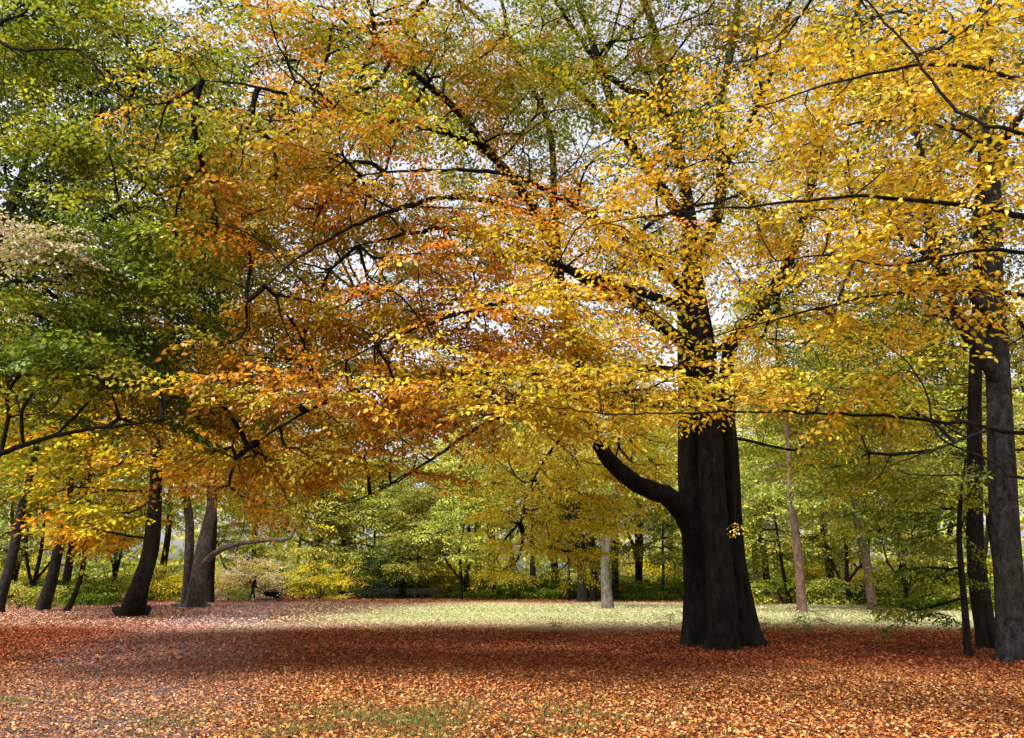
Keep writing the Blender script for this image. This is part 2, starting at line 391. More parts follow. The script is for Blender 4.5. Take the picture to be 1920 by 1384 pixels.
ml = [
 (pl((1306, 1060, 19.3), (1292, 985, 19.1), (1255, 935, 18.8), (1195, 908, 18.5), (1142, 862, 18.1), (1106, 795, 17.7), (1088, 690, 17.3), (1055, 560, 17), (1040, 460, 16.8), (1000, 390, 16.4)), [.25, .27, .26, .225, .2, .175, .155, .135, .115, .08]),
 (pl((1048, 500, 16.9), (1040, 400, 16.9), (1028, 230, 16.8), (960, 90, 16.4), (930, -80, 16)), [.10, .09, .075, .06, .03]),
 (pl((1045, 480, 16.9), (985, 370, 16.2), (920, 290, 15.4), (840, 250, 14.4), (720, 222, 13.2), (600, 192, 12.2), (470, 160, 11.5), (380, 150, 11.2)), [.12, .11, .10, .075, .058, .042, .025, .008]),
 (pl((930, 300, 15.5), (860, 210, 14.9), (790, 150, 14.4), (715, 85, 13.8), (690, 0, 13.3), (640, -120, 13)), [.10, .09, .075, .06, .045, .03]),
 (pl((1310, 660, 18.5), (1250, 620, 17.7), (1190, 565, 16.8), (1110, 530, 15.8), (1000, 470, 14.6), (880, 430, 13.5), (760, 440, 12.6), (640, 470, 12.2)), [.2, .17, .14, .10, .07, .045, .03, .01]),
 (pl((1294, 430, 18.8), (1230, 340, 18.5), (1165, 240, 18), (1115, 90, 17.5), (1060, -60, 17)), [.18, .16, .13, .10, .06]),
 (pl((1170, 260, 18), (1090, 180, 17.5), (1000, 110, 17), (880, 20, 16.5), (800, -60, 16)), [.1, .085, .07, .05, .03]),
 (pl((1265, 250, 19), (1230, 190, 18), (1150, 150, 17), (1060, 30, 16.4), (1010, -60, 16)), [.12, .10, .08, .05, .03]),
 (pl((1350, 330, 19.9), (1420, 200, 19.2), (1470, 60, 18.8), (1500, -100, 18.5)), [.12, .1, .07, .04]),
 (pl((1310, 700, 18.2), (1200, 690, 16.8), (1050, 705, 15.3), (860, 700, 14.2), (700, 720, 13.4), (560, 780, 13), (450, 850, 13)), [.11, .085, .065, .05, .038, .025, .01]),
 (pl((1090, 720, 17.3), (1000, 760, 16.3), (900, 800, 15.2), (800, 868, 14.6), (720, 915, 14.2), (620, 955, 14)), [.08, .06, .04, .025, .015, .006]),
 (pl((1300, 745, 18.2), (1150, 768, 15.5), (1000, 775, 13.2), (880, 760, 12)), [.06, .04, .025, .01]),
 (pl((1290, 780, 19), (1180, 750, 21), (1080, 790, 22.5), (1000, 900, 23.5), (970, 1000, 24)), [.10, .07, .05, .03, .012]),
 (pl((1295, 580, 19.2), (1050, 500, 21), (850, 480, 21.5), (700, 560, 21)), [.14, .1, .07, .03]),
 (pl((1300, 560, 18.6), (1200, 470, 16.5), (1100, 400, 15), (960, 330, 13.6), (800, 320, 12.6), (660, 330, 12)), [.13, .10, .07, .045, .03, .01]),
 (pl((1000, 400, 15), (860, 370, 13.2), (720, 400, 12), (580, 470, 11.6), (470, 560, 11.6)), [.07, .05, .035, .02, .007]),
 (pl((1180, 560, 16.8), (1000, 560, 13.8), (860, 590, 12.2), (720, 640, 11.7), (600, 700, 11.6)), [.07, .05, .03, .018, .007]),
]
g = dict
lob = []
def LB(x, y, D, r, n, pw, s=1.0, k="6"): lob.append((P(x, y, D), r, n, pw, s, k))
LB(420, 240, 12, (1.7, 1.5, 1.1), 78, g(lime=3, orange=1, mixo=3))
LB(600, 60, 12.3, (1.8, 1.5, 1.0), 75, g(orange=3, mixo=3, lime=2))
LB(840, 60, 13.5, (1.7, 1.5, 1), 58, g(mixo=3, olive=2, lime=1))
LB(640, 270, 12.2, (1.7, 1.5, .9), 80, g(orange=3, mixo=2, yellow=2, lime=1))
LB(470, 430, 13, (1.6, 1.5, 1.1), 88, g(mixo=2, orange=2, lime=3))
LB(740, 390, 12.6, (1.7, 1.5, .7), 70, g(orange=4, yellow=2, rust=1, olive=1))
LB(560, 610, 13.2, (1.6, 1.4, .9), 88, g(mixo=2, orange=3, olive=1, yellow=2))
LB(800, 560, 12.6, (1.7, 1.4, .6), 78, g(orange=4, rust=2, yellow=2, lime=1))
LB(960, 590, 12.6, (1.2, 1.2, .6), 52, g(orange=3, rust=1, yellow=2))
LB(420, 740, 13.6, (1.5, 1.4, .8), 66, g(orange=3, mixo=2, yellow=2, olive=1))
LB(620, 740, 13, (1.6, 1.4, .6), 84, g(orange=4, yellow=3, rust=1, lime=1))
LB(820, 720, 12.6, (1.6, 1.4, .5), 80, g(orange=3, rust=1, yellow=4))
LB(500, 870, 14.2, (1.6, 1.4, .6), 70, g(orange=3, yellow=3))
LB(700, 850, 14, (1.4, 1.2, .5), 50, g(yellow=3, orange=2))
LB(930, 440, 13, (1.5, 1.3, .6), 52, g(orange=3, mixo=1, yellow=2))
LB(1080, 600, 12.8, (1.4, 1.2, .7), 46, g(orange=2, gold=3, yellow=1))
LB(980, 750, 12.2, (1.5, 1.2, .4), 58, g(yellow=4, gold=2, orange=1))
LB(880, 200, 14.5, (1.7, 1.6, 1.3), 70, g(mixo=3, olive=3, orange=1))
LB(760, 180, 15.5, (1.8, 1.6, 1.3), 66, g(mixo=3, olive=3, lime=1))
LB(1060, 260, 15, (1.7, 1.7, 1.4), 54, g(mixo=3, olive=3, lime=1))
LB(1000, 110, 16, (2, 2, 1.4), 68, g(olive=3, lime=2, mixo=1))
LB(1130, 60, 16, (2, 2, 1.4), 68, g(olive=3, lime=2, mixo=1))
LB(1350, 60, 16.5, (2.2, 2, 1.6), 80, g(olive=3, green=1, mixo=2, yellow=1))
LB(1220, 200, 17, (2, 2, 1.5), 60, g(olive=3, lime=1, mixo=2))
LB(1300, 330, 15, (1.7, 1.6, 1.2), 30, g(gold=2, mixo=2, olive=2, yellow=1))
LB(1180, 430, 14, (1.4, 1.4, .7), 36, g(gold=3, orange=1, mixo=1))
LB(1180, 710, 13, (1.6, 1.3, .35), 36, g(gold=2, yellow=4))
LB(1500, 560, 15.5, (1.5, 1.5, 1.2), 42, g(gold=2, yellow=3, olive=2))
LB(1490, 400, 15.5, (1.5, 1.5, 1.1), 32, g(gold=2, yellow=2, olive=2))
LB(1560, 740, 15, (1.6, 1.5, .7), 42, g(yellow=2, lime=2, olive=1))
LB(1440, 725, 14.5, (1.1, 1.2, .35), 24, g(gold=2, yellow=2))
LB(1600, 300, 16, (2, 2, 2), 56, g(olive=3, gold=2))
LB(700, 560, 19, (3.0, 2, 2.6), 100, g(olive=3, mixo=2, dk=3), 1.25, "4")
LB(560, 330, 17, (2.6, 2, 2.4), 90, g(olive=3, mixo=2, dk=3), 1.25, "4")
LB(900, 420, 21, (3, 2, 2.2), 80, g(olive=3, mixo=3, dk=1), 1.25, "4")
LB(820, 720, 20, (3, 2, 1.4), 80, g(mixo=3, yellow=2, olive=1), 1.2, "4")
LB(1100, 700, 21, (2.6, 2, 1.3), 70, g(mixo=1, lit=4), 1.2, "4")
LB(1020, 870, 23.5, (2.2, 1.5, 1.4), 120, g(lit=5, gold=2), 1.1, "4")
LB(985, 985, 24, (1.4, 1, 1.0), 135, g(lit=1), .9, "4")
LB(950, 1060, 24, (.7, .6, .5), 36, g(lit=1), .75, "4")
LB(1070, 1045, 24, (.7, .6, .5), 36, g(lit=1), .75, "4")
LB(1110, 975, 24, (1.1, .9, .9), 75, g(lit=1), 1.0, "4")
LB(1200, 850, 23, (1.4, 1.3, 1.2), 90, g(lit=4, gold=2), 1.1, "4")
LB(1500, 830, 22, (1.8, 1.5, 1.0), 36, g(yellow=2, lime=3), 1.1, "4")
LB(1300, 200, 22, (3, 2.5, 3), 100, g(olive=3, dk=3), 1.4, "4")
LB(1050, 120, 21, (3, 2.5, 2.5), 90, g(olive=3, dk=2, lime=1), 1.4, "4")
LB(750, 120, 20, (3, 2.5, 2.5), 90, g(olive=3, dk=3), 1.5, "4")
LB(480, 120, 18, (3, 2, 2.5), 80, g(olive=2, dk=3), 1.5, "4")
LB(1470, 640, 22.5, (2.4, 2, 1.8), 70, g(olive=2, yellow=3), 1.2, "4")
LB(1430, 430, 22, (2.8, 2, 2.2), 90, g(olive=3, dk=2, yellow=2), 1.4, "4")
LB(1200, 480, 21.5, (2.4, 2, 1.8), 60, g(olive=3, dk=1, yellow=2), 1.4, "4")
LB(1080, 420, 20, (2.4, 2, 2), 55, g(olive=2, mixo=2, dk=1), 1.3, "4")
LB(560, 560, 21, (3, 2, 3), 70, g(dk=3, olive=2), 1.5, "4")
lob.append(((4, 15, 21), (6, 5, 3.0), 110, g(olive=2, mixo=3), 1.8, "4"))
lob.append(((3, 14, 17), (7, 4, 3), 60, g(olive=2, mixo=3), 1.8, "4"))
main = make_tree("beech_tree", "great multi-stemmed beech with dark fused trunks and golden orange canopy", b0, mt, ml, lob, M_BARK, 101, flare=.95, sides=56, rough=.07, r0=.0078)

# ------------------------------------------------------------ golden beech beside the clearing, reaching in
lob = []
nb = np.array([7.4, 6.6, 0])
gt = [([nb-[0, 0, .1], nb+[.05, 0, 2], nb+[-.05, .1, 5], nb+[.1, .2, 9], nb+[0, .3, 13], nb+[0, .3, 15]], [.34, .3, .27, .2, .1, .04])]
def fromtrunk(z, *pts): return [nb+[0, .05, z]]+[P(*q) for q in pts]
gl = [
 (fromtrunk(4.6, (1960, 410, 6.6), (1800, 385, 6.9), (1600, 368, 7.2), (1430, 385, 7.6), (1250, 400, 8.2), (1080, 430, 8.8)), [.09, .032, .024, .018, .014, .010, .004]),
 (fromtrunk(2.2, (1960, 905, 7.5), (1850, 860, 7.9), (1762, 820, 8.2), (1735, 730, 8.2), (1700, 680, 8.2), (1640, 630, 8.2)), [.05, .018, .014, .012, .010, .008, .003]),
 (fromtrunk(3.3, (1960, 812, 8.6), (1800, 792, 9), (1600, 778, 9.4), (1380, 772, 9.8), (1150, 775, 10.2), (950, 750, 10.6)), [.08, .026, .022, .018, .014, .010, .004]),
 (fromtrunk(6, (1960, 160, 6.6), (1750, 120, 6.9), (1550, 160, 7.2), (1400, 210, 7.6)), [.1, .024, .018, .012, .005]),
 (fromtrunk(5.6, (1960, 260, 6), (1800, 210, 6.2), (1680, 60, 6.4), (1560, -60, 6.6)), [.1, .02, .015, .012, .007]),
 (fromtrunk(3.8, (1960, 560, 7.4), (1800, 540, 7.8), (1620, 560, 8.2), (1450, 600, 8.7), (1300, 640, 9)), [.08, .022, .016, .013, .010, .004]),
 (fromtrunk(5, (1960, 330, 7), (1780, 240, 7.4), (1600, 230, 7.8), (1450, 300, 8.2), (1300, 300, 8.6)), [.08, .022, .016, .013, .010, .004]),
 (fromtrunk(4.2, (1960, 480, 6.8), (1820, 470, 7.1), (1680, 500, 7.5), (1540, 480, 7.9), (1400, 500, 8.3)), [.08, .022, .016, .013, .010, .004]),
]
def LB2(x, y, D, n, pw=g(gold=5, yellow=2, mixo=1), r=(1.0, .8, .24), s=.92): lob.append((P(x, y, D), r, n, pw, s, "n"))
for a in [(1480, 60, 7.8, 15), (1680, 40, 7.0, 16), (1860, 60, 6.4, 13), (1580, 170, 7.4, 17), (1780, 200, 6.8, 15), (1900, 320, 6.6, 9),
          (1430, 220, 8, 14), (1660, 310, 7.4, 15), (1500, 350, 7.8, 12), (1290, 320, 8.6, 9), (1820, 410, 7.0, 12), (1650, 460, 7.8, 13),
          (1450, 470, 8.4, 9), (1250, 430, 8.8, 9), (1100, 400, 9.2, 11), (1010, 520, 9.8, 8), (1160, 560, 9.6, 9), (1400, 590, 9.2, 6), (1540, 590, 8.8, 11),
          (1740, 580, 8.2, 10), (1890, 560, 7.6, 6), (1640, 700, 9, 9), (1480, 715, 9.6, 8), (1290, 715, 9.8, 9), (1130, 730, 10.2, 14),
          (960, 725, 10.6, 13), (1340, 140, 8.8, 9)]:
    LB2(*a)
LB2(1365, 948, 9.6, 1, r=(.1, .1, .05), s=.34)
LB2(1700, 120, 11, 30, g(gold=3, mixo=1), (1.8, 1.2, 1.2), 1)
LB2(1520, 250, 11.5, 24, g(gold=3, mixo=1), (1.8, 1.2, 1), 1)
LB2(1700, 420, 11, 20, g(gold=3, mixo=1), (1.8, 1.2, 1), 1)
lob.append(((8.6, 6.5, 13), (3, 3, 2.5), 40, g(gold=1), 1.3, "4"))
make_tree("beech_tree", "young golden-yellow beech with long thin branches reaching over the clearing", nb, gt, gl, lob, M_BARK, 202, r0=.0036, minz=2, maxr=.03)

# ------------------------------------------------------------ tall beeches
lob = []
B = G(1897, 1240)
rt = [([B-[0, 0, .1], P(1890, 1060, 15.9), P(1882, 900, 15.9), P(1872, 740, 15.9), P(1865, 600, 15.9), P(1862, 470, 15.9), P(1858, 300, 16), P(1850, 100, 16), P(1840, -200, 16), P(1835, -450, 16)], [.29, .26, .25, .24, .22, .2, .17, .14, .1, .04])]
rl = [(pl((1874, 720, 15.9), (1835, 655, 15.7), (1800, 600, 15.5), (1768, 520, 15.3), (1745, 430, 15), (1728, 300, 14.6), (1700, 120, 14.4)), [.17, .15, .135, .125, .11, .08, .04]),
      (pl((1865, 600, 15.9), (1760, 500, 14), (1620, 400, 12.5), (1480, 400, 12)), [.08, .05, .03, .012]),
      (pl((1860, 300, 16), (1940, 180, 15), (2040, 60, 15)), [.1, .08, .04]),
      (pl((1872, 800, 15.9), (1800, 826, 15), (1700, 862, 14), (1640, 880, 13.6)), [.04, .025, .014, .005])]
for a in [(1750, 180, 15, (1.8, 1.6, 1.6), 66, g(gold=3, olive=2)), (1880, 60, 16.5, (2, 2, 1.6), 66, g(gold=2, olive=2)), (1660, 420, 14, (1.5, 1.5, 1), 36, g(gold=3, olive=1)),
          (1800, 330, 18.5, (2, 1.6, 1.7), 70, g(gold=1, olive=2, dk=1)), (1700, 620, 16.5, (1.3, 1.4, .9), 40, g(yellow=2, olive=2)), (1930, 640, 18.5, (1.0, 1.3, 1.2), 46, g(yellow=2, olive=2)),
          (1660, 760, 15.5, (1.3, 1.4, .7), 40, g(yellow=2, lime=2, olive=1)), (1760, 900, 16.5, (1.1, 1, .5), 22, g(lime=2, olive=2)), (1600, 880, 16, (1.2, 1, .6), 24, g(lime=2, yellow=1)),
          (1600, 30, 17, (2.4, 2, 2), 80, g(olive=3, gold=1))]:
    LB(*a)
LB(1750, 100, 20, (3.5, 2, 3), 100, g(olive=2, dk=2), 1.5, "4"); LB(1750, 500, 20.5, (3, 1.6, 2), 70, g(olive=2, dk=2), 1.5, "4")
make_tree("beech_tree", "tall grey beech forking into two leaning stems above brown fallen leaves", B, rt, rl, lob, M_BARKM, 303, minz=3, sides=32, flare=.7)
lob = []
C0 = GD(1838, 18.6)
LB(1750, 720, 20.5, (1.6, 1.5, 1.6), 55, g(olive=3, yellow=1, dk=1), 1.2, "4"); LB(1800, 400, 20, (2, 2, 2.4), 60, g(olive=3, yellow=1), 1.2, "4"); LB(1700, 560, 20, (2, 1.5, 1.6), 50, g(olive=2, lime=2), 1.2, "4")
LB(1740, 980, 19.5, (1.2, .9, 1.0), 36, g(green=3, olive=2, lime=1), 1.0, "4")
make_tree("beech_tree", "dark straight-stemmed beech beside a taller grey beech", C0,
          [([C0-[0, 0, .1], P(1832, 1050, 18.6), P(1825, 900, 18.6), P(1830, 700, 18.6), P(1835, 480, 18.6), P(1840, 250, 18.6), P(1840, 50, 18.6)], [.23, .2, .18, .16, .13, .09, .03])], [], lob, M_BARKD, 304, minz=3, flare=.5)
lob = []
C1 = G(1818, 1232)
LB(1745, 1060, 17.6, (1.2, .8, .7), 32, g(green=3, lime=1, olive=2), .9, "4"); LB(1730, 1150, 17.8, (1, .8, .35), 22, g(green=2, olive=2, lime=1), .9, "4"); LB(1790, 900, 17.5, (.9, .8, .8), 16, g(lime=2, olive=2), .9, "4")
make_tree("young_tree", "thin dark sapling leaning beside the beech trunks", C1,
          [([C1, P(1808, 1130, 16.8), P(1797, 1020, 17), P(1800, 940, 17.1), P(1812, 860, 17.2)], [.085, .07, .06, .05, .02])], [], lob, M_BARKD, 305, minz=1.0, flare=.3, sides=12)

# ------------------------------------------------------------ green maple
lob = []
lb = np.array([-13.2, 13.5, 0])
lt = [([lb-[0, 0, .1], lb+[0, 0, 3], lb+[.3, 0, 7], lb+[.2, .2, 12], lb+[.4, .2, 18]], [.4, .34, .28, .2, .06])]
ll = [([lb+[0, 0, 3.0]]+pl((-60, 875, 12.6), (0, 850, 12.4), (100, 818, 12.2), (230, 797, 12), (340, 785, 12)), [.12, .06, .05, .036, .022, .008]),
      ([lb+[.2, 0, 9]]+pl((-60, 92, 12.4), (40, 95, 12), (150, 95, 11.7), (185, 150, 11.6), (205, 290, 11.6)), [.1, .04, .03, .02, .014, .005]),
      ([lb+[.2, 0, 6]]+pl((-40, 560, 13), (60, 500, 13.5), (180, 420, 14), (300, 330, 14.5)), [.13, .07, .06, .04, .02]),
      ([lb+[.2, 0, 5]]+pl((-60, 560, 14.6), (40, 330, 15.3), (85, 180, 15.5), (150, 20, 15.5), (200, -120, 15.5)), [.12, .09, .08, .06, .05, .03]),
      (pl((10, 420, 15), (60, 330, 15), (150, 250, 14.5), (260, 180, 14)), [.06, .05, .035, .015])]
for a in [(100, 80, 13.5, (1.7, 1.5, 1.2), 80, g(green=3, lime=3, olive=1)), (280, 80, 13.5, (1.5, 1.5, 1.1), 80, g(lime=4, green=2, mixo=1)), (60, 300, 13.5, (1.5, 1.5, 1.2), 72, g(green=3, lime=2, olive=1)),
          (230, 280, 13, (1.5, 1.4, 1.1), 80, g(lime=4, green=3)), (350, 420, 14.5, (1.3, 1.4, 1.1), 56, g(green=2, lime=2, mixo=1)), (200, 480, 13, (1.3, 1.2, .8), 74, g(lime=3, green=3)),
          (300, 590, 13.5, (1.4, 1.2, .8), 70, g(green=3, lime=2)), (90, 600, 12.8, (1.4, 1.2, .8), 74, g(green=3, lime=2)), (60, 720, 12.6, (1.3, 1.1, .5), 50, g(green=4, lime=2)),
          (220, 700, 12.6, (1.5, 1.1, .5), 68, g(green=4, lime=2)), (310, 760, 13, (.9, .9, .35), 24, g(green=3, olive=2)), (20, 60, 13, (1.2, 1, 1), 40, g(lime=3, green=1))]:
    LB(*a)
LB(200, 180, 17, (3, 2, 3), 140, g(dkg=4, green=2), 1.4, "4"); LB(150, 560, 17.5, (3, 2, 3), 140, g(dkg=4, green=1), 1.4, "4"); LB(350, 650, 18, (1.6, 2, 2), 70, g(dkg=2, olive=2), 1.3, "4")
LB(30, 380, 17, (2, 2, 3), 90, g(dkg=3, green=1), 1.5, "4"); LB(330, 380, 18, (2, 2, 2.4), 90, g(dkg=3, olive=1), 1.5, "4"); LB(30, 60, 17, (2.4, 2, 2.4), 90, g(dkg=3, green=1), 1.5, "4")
LB(60, 450, 11.6, (.8, .6, .5), 38, g(cream=1), .8)
LB(130, 500, 12, (.4, .4, .2), 8, g(cream=1, lime=1), .8)
make_tree("maple_tree", "broad green and lime-leaved tree with dark low boughs", lb, lt, ll, lob, M_BARKD, 404, minz=2.5, r0=.0055)

# ------------------------------------------------------------ named mid-distance trees
def mid(name, label, base, tr, lm, lobes, bark, seed, **k):
    return make_tree(name, label, base, tr, lm, lobes, bark, seed, r0=.011, leafmat=M_LEAFB, **k)
E = G(248, 1156); lob = []
for a in [(225, 965, 32.5, (2.2, 2.0, 1.5), 60, g(orange=2, yellow=3)), (320, 830, 32, (3, 2.6, 1.6), 75, g(orange=2, mixo=2, yellow=1)), (160, 850, 33, (3, 2.5, 2.2), 90, g(mixo=3, olive=2, lime=1)), (330, 650, 33, (3.6, 3, 3), 120, g(mixo=2, olive=3)), (150, 650, 34, (4, 3, 4), 120, g(olive=2, green=2)), (300, 420, 34, (4, 3, 4), 110, g(olive=2, lime=2))]:
    LB(*a, 1.7, "c")
mid("beech_tree", "stout dark leaning tree trunk with orange hanging leaves", E, [([E-[0, 0, .1], P(262, 1100, 33), P(282, 1030, 33), P(290, 940, 33), P(296, 800, 33), P(320, 600, 33), P(330, 400, 33)], [.50, .36, .31, .27, .22, .16, .08])], [], lob, M_BARKD, 501, flare=.95, rough=.08)
Fb = G(362, 1139); lob = []
for a in [(420, 860, 43, (4, 3, 2.2), 100, g(orange=3, mixo=2)), (520, 800, 44, (4.5, 3, 3), 120, g(rust=1, orange=2, mixo=2)), (330, 760, 44, (4, 3, 3), 100, g(mixo=2, olive=2)), (520, 640, 45, (5, 3, 4), 120, g(rust=1, mixo=3, lime=1)), (350, 560, 45, (5, 3, 5), 120, g(olive=2, lime=2))]:
    LB(*a, 2.0, "c")
LB(560, 985, 42, (.7, .6, .5), 8, g(yellow=2, lime=1), 1.3, "c")
mid("beech_tree", "thick mottled grey beech with one long low bough stretching sideways", Fb,
    [([Fb-[0, 0, .1], P(372, 1075, 43), P(388, 990, 43), P(398, 930, 43), P(396, 800, 43), P(380, 600, 43)], [.50, .38, .33, .29, .23, .1]),
     ([Fb+[-.35, .2, -.1], P(352, 1070, 43.3), P(356, 980, 43.3), P(342, 900, 43.3), P(325, 780, 43.3)], [.38, .28, .25, .21, .1])],
    [(pl((378, 1062, 42.8), (402, 1038, 42.6), (440, 1022, 42.4), (490, 1014, 42.2), (535, 1012, 42), (550, 998, 42), (556, 975, 42)), [.22, .16, .13, .11, .09, .06, .03])], lob, M_BARKG, 502, flare=.9, rough=.08)
for (lbl, pts, rr, D, bark, sd, pals) in [
    ("dark tree trunk behind a thick grey beech", [(392, 1120), (396, 1060), (400, 980), (400, 850)], [.34, .28, .24, .12], 52, M_BARKD, 503, g(yellow=2, lime=2)),
    ("leaning tree at the wood edge with ivy-dark bark", [(82, 1144), (102, 1060), (125, 960), (132, 860), (140, 700)], [.32, .26, .22, .18, .1], 40, M_BARKM, 504, g(olive=3, yellow=1)),
    ("tree leaning over low undergrowth at the wood edge", [(2, 1150), (20, 1050), (42, 950), (65, 850), (80, 720)], [.26, .21, .18, .15, .1], 37, M_BARKM, 505, g(mixo=3, yellow=1)),
    ("slim leaning tree trunk at the wood edge", [(128, 1148), (150, 1090), (162, 1020), (165, 940), (170, 860)], [.15, .12, .11, .1, .05], 39, M_BARKD, 506, g(lime=2, yellow=2))]:
    b = GD(pts[0][0], D); lob = []
    x, y = pts[-1]
    LB(x, y+20, D, (3, 2.5, 2.4), 80, pals, 1.8, "c"); LB(x-60, y-120, D, (4, 3, 3.5), 100, pals, 1.9, "c"); LB(x+20, y+90, D+1, (2.2, 2, 1.2), 30, pals, 1.6, "c")
    mid("woodland_tree", lbl, b, [([b-[0, 0, .1]]+[P(px, py, D) for px, py in pts[1:]], rr)], [], lob, bark, sd, flare=.7, sides=18)
Kb = GD(1138, 42.5); lob = []
for a in [(1150, 880, 43, (3, 2.5, 1.8), 70, g(pale=2, bgy=2)), (1060, 820, 44, (3, 2.5, 2), 60, g(bgy=2, mixo=1)), (1220, 780, 44, (3, 2.5, 2.2), 70, g(bgy=2, pale=1))]:
    LB(*a, 1.7, "c")
mid("woodland_tree", "slim mottled grey forked tree on the sunlit grass", Kb,
    [([Kb-[0, 0, .1], P(1136, 1080, 42.5), P(1140, 1010, 42.5), P(1152, 940, 42.5), P(1164, 850, 42.5), P(1170, 740, 42.5)], [.32, .25, .22, .17, .13, .06])],
    [(pl((1138, 1060, 42.5), (1124, 990, 42.3), (1100, 930, 42), (1080, 860, 42)), [.18, .14, .11, .05]),
     (pl((1142, 1020, 42.5), (1165, 985, 42.3), (1195, 960, 42), (1225, 950, 42)), [.12, .09, .06, .03])], lob, M_BARKG, 507, flare=.6, sides=20)

# ------------------------------------------------------------ woodland trees around the clearing (variants + copies)
def variant(seed, H, rad, pals, bark, label, low=.22, tr=.3, dens=1.0, lean=0, fork=False):
    rg = np.random.default_rng(seed)
    b = np.array([0., 0, 0]); lobes = []
    n = 8
    for k in range(n):
        f = (k+.5)/n; z = H*(low+(1-low)*f); rr = rad*math.sin(math.pi*min(.95, .25+.75*f))**.7
        for q in range(2):
            a = rg.random()*6.28; o = rr*.6
            lobes.append(((math.cos(a)*o+lean*z*.3, math.sin(a)*o, z), (rr*.65, rr*.65, H*.06), int(32*dens), pals, 1.6, "c"))
    pts = [b-[0, 0, .1], np.array([lean*.6+rg.normal()*.1, 0, H*.15]), np.array([lean*1.2+rg.normal()*.25, .1, H*.35]), np.array([lean*1.6+rg.normal()*.35, 0, H*.6]), np.array([lean*2, 0, H*.9])]
    lm = []
    if fork:
        p0 = pts[1]*.6
        lm = [([p0, p0+[-.6, .1, H*.1], p0+[-1.1, .2, H*.25], p0+[-1.2, .3, H*.45]], [tr*.7, tr*.6, tr*.5, tr*.15]),
              ([p0+[0, 0, .5], p0+[.8, -.1, H*.12], p0+[1.6, 0, H*.2], p0+[2.2, .2, H*.36]], [tr*.6, tr*.5, tr*.4, tr*.12])]
    return make_tree("woodland_tree", label, b, [(pts, [tr, tr*.85, tr*.68, tr*.4, tr*.1])], lm, lobes, bark, seed, r0=.012, group="woodland trees around the clearing", sides=14, minz=H*low*.6, flare=.5, leafmat=M_LEAFB)
VARS = [
 variant(601, 17, 3.8, g(bg=2, pale=2), M_BARKD, "tall woodland tree with thinning yellow-green leaves", .34),
 variant(602, 19, 4.2, g(pale=2, bgy=1), M_BARKM, "tall woodland tree turning lime and yellow", .38),
 variant(603, 12, 3.4, g(pale=3, bg=1), M_BARKD, "small spreading tree with pale green leaves", .26, .17, .85, 0, True),
 variant(604, 20, 4.2, g(bgy=2, bg=1), M_BARKD, "tall woodland tree with yellow and rusty leaves", .36, .36, 1, 0, True),
 variant(605, 18, 3.8, g(pale=1, bg=2), M_BARKP, "pale pinkish-barked woodland tree with green leaves", .30, .27),
 variant(606, 11, 3.2, g(bg=2, pale=1), M_BARKD, "young leafy tree with a thin leaning stem", .24, .13, .85, .5),
]
def copy_thing(root, loc, rz, s, color=None):
    r = root.copy(); COL.objects.link(r); r.location = tuple(loc); r.rotation_euler = (0, 0, rz); r.scale = (s, s, s)
    for c in root.children:
        q = c.copy(); COL.objects.link(q); q.parent = r
        if color: q.color = color
    return r
def put(v, x, D, rz=None, s=1, color=None):
    loc = GD(x, D); rz = random.random()*6.28 if rz is None else rz
    if v not in used:
        used.add(v); r = VARS[v]; r.location = tuple(loc); r.rotation_euler = (0, 0, rz); r.scale = (s, s, s)
        if color:
            for c in r.children: c.color = color
        return r
    return copy_thing(VARS[v], loc, rz, s, color)
used = set()
W = [ (4, 1503, 38.5, .95), (4, 1634, 41, .9), (0, 1115, 56, 1), (3, 1092, 54, 1.0), (5, 548, 66, 1.2), (0, 640, 70, 1), (5, 688, 68, 1.1),
 (3, 922, 64, 1), (2, 785, 66, .95), (2, 865, 60, .9), (1, 895, 74, 1), (3, 1155, 64, .9), (3, 1200, 66, 1), (1, 1440, 60, 1), (2, 1365, 56, 1),
 (0, 1560, 55, 1), (2, 1590, 48, .85), (1, 1700, 50, 1), (3, 1770, 46, .9), (2, 1700, 42, .75), (0, 1880, 44, 1), (5, 1480, 50, 1), (1, 1980, 45, 1),
 (0, 1290, 74, 1), (3, 1040, 74, 1.1), (1, 740, 80, 1.1), (0, 470, 78, 1.1), (3, 590, 82, 1.1), (2, 210, 60, 1.1), (0, 300, 66, 1.1), (1, 120, 54, 1),
 (3, 20, 58, 1), (0, -60, 50, 1), (2, 60, 48, .9), (2, 440, 74, .9), (1, 820, 90, 1.2), (0, 960, 92, 1.2), (3, 1380, 84, 1.2), (1, 1260, 92, 1.2),
 (0, 1500, 78, 1.2), (2, 1620, 70, 1.1), (3, 1850, 66, 1.1), (0, 1740, 74, 1.2), (5, 1065, 58, .9), (5, 1240, 60, 1), (3, -150, 60, 1.1), (1, 2080, 60, 1.1), (5, 760, 63, .8), (4, 1420, 62, .9), (0, 1000, 62, .9), (1, 875, 66, .8)]
for (v, x, D, s) in W:
    t = .6+.6*random.random(); t2 = .88+.3*random.random()
    put(v, x, D, None, s, (min(1.3, t*t2*1.08), t, t*.85, 1))

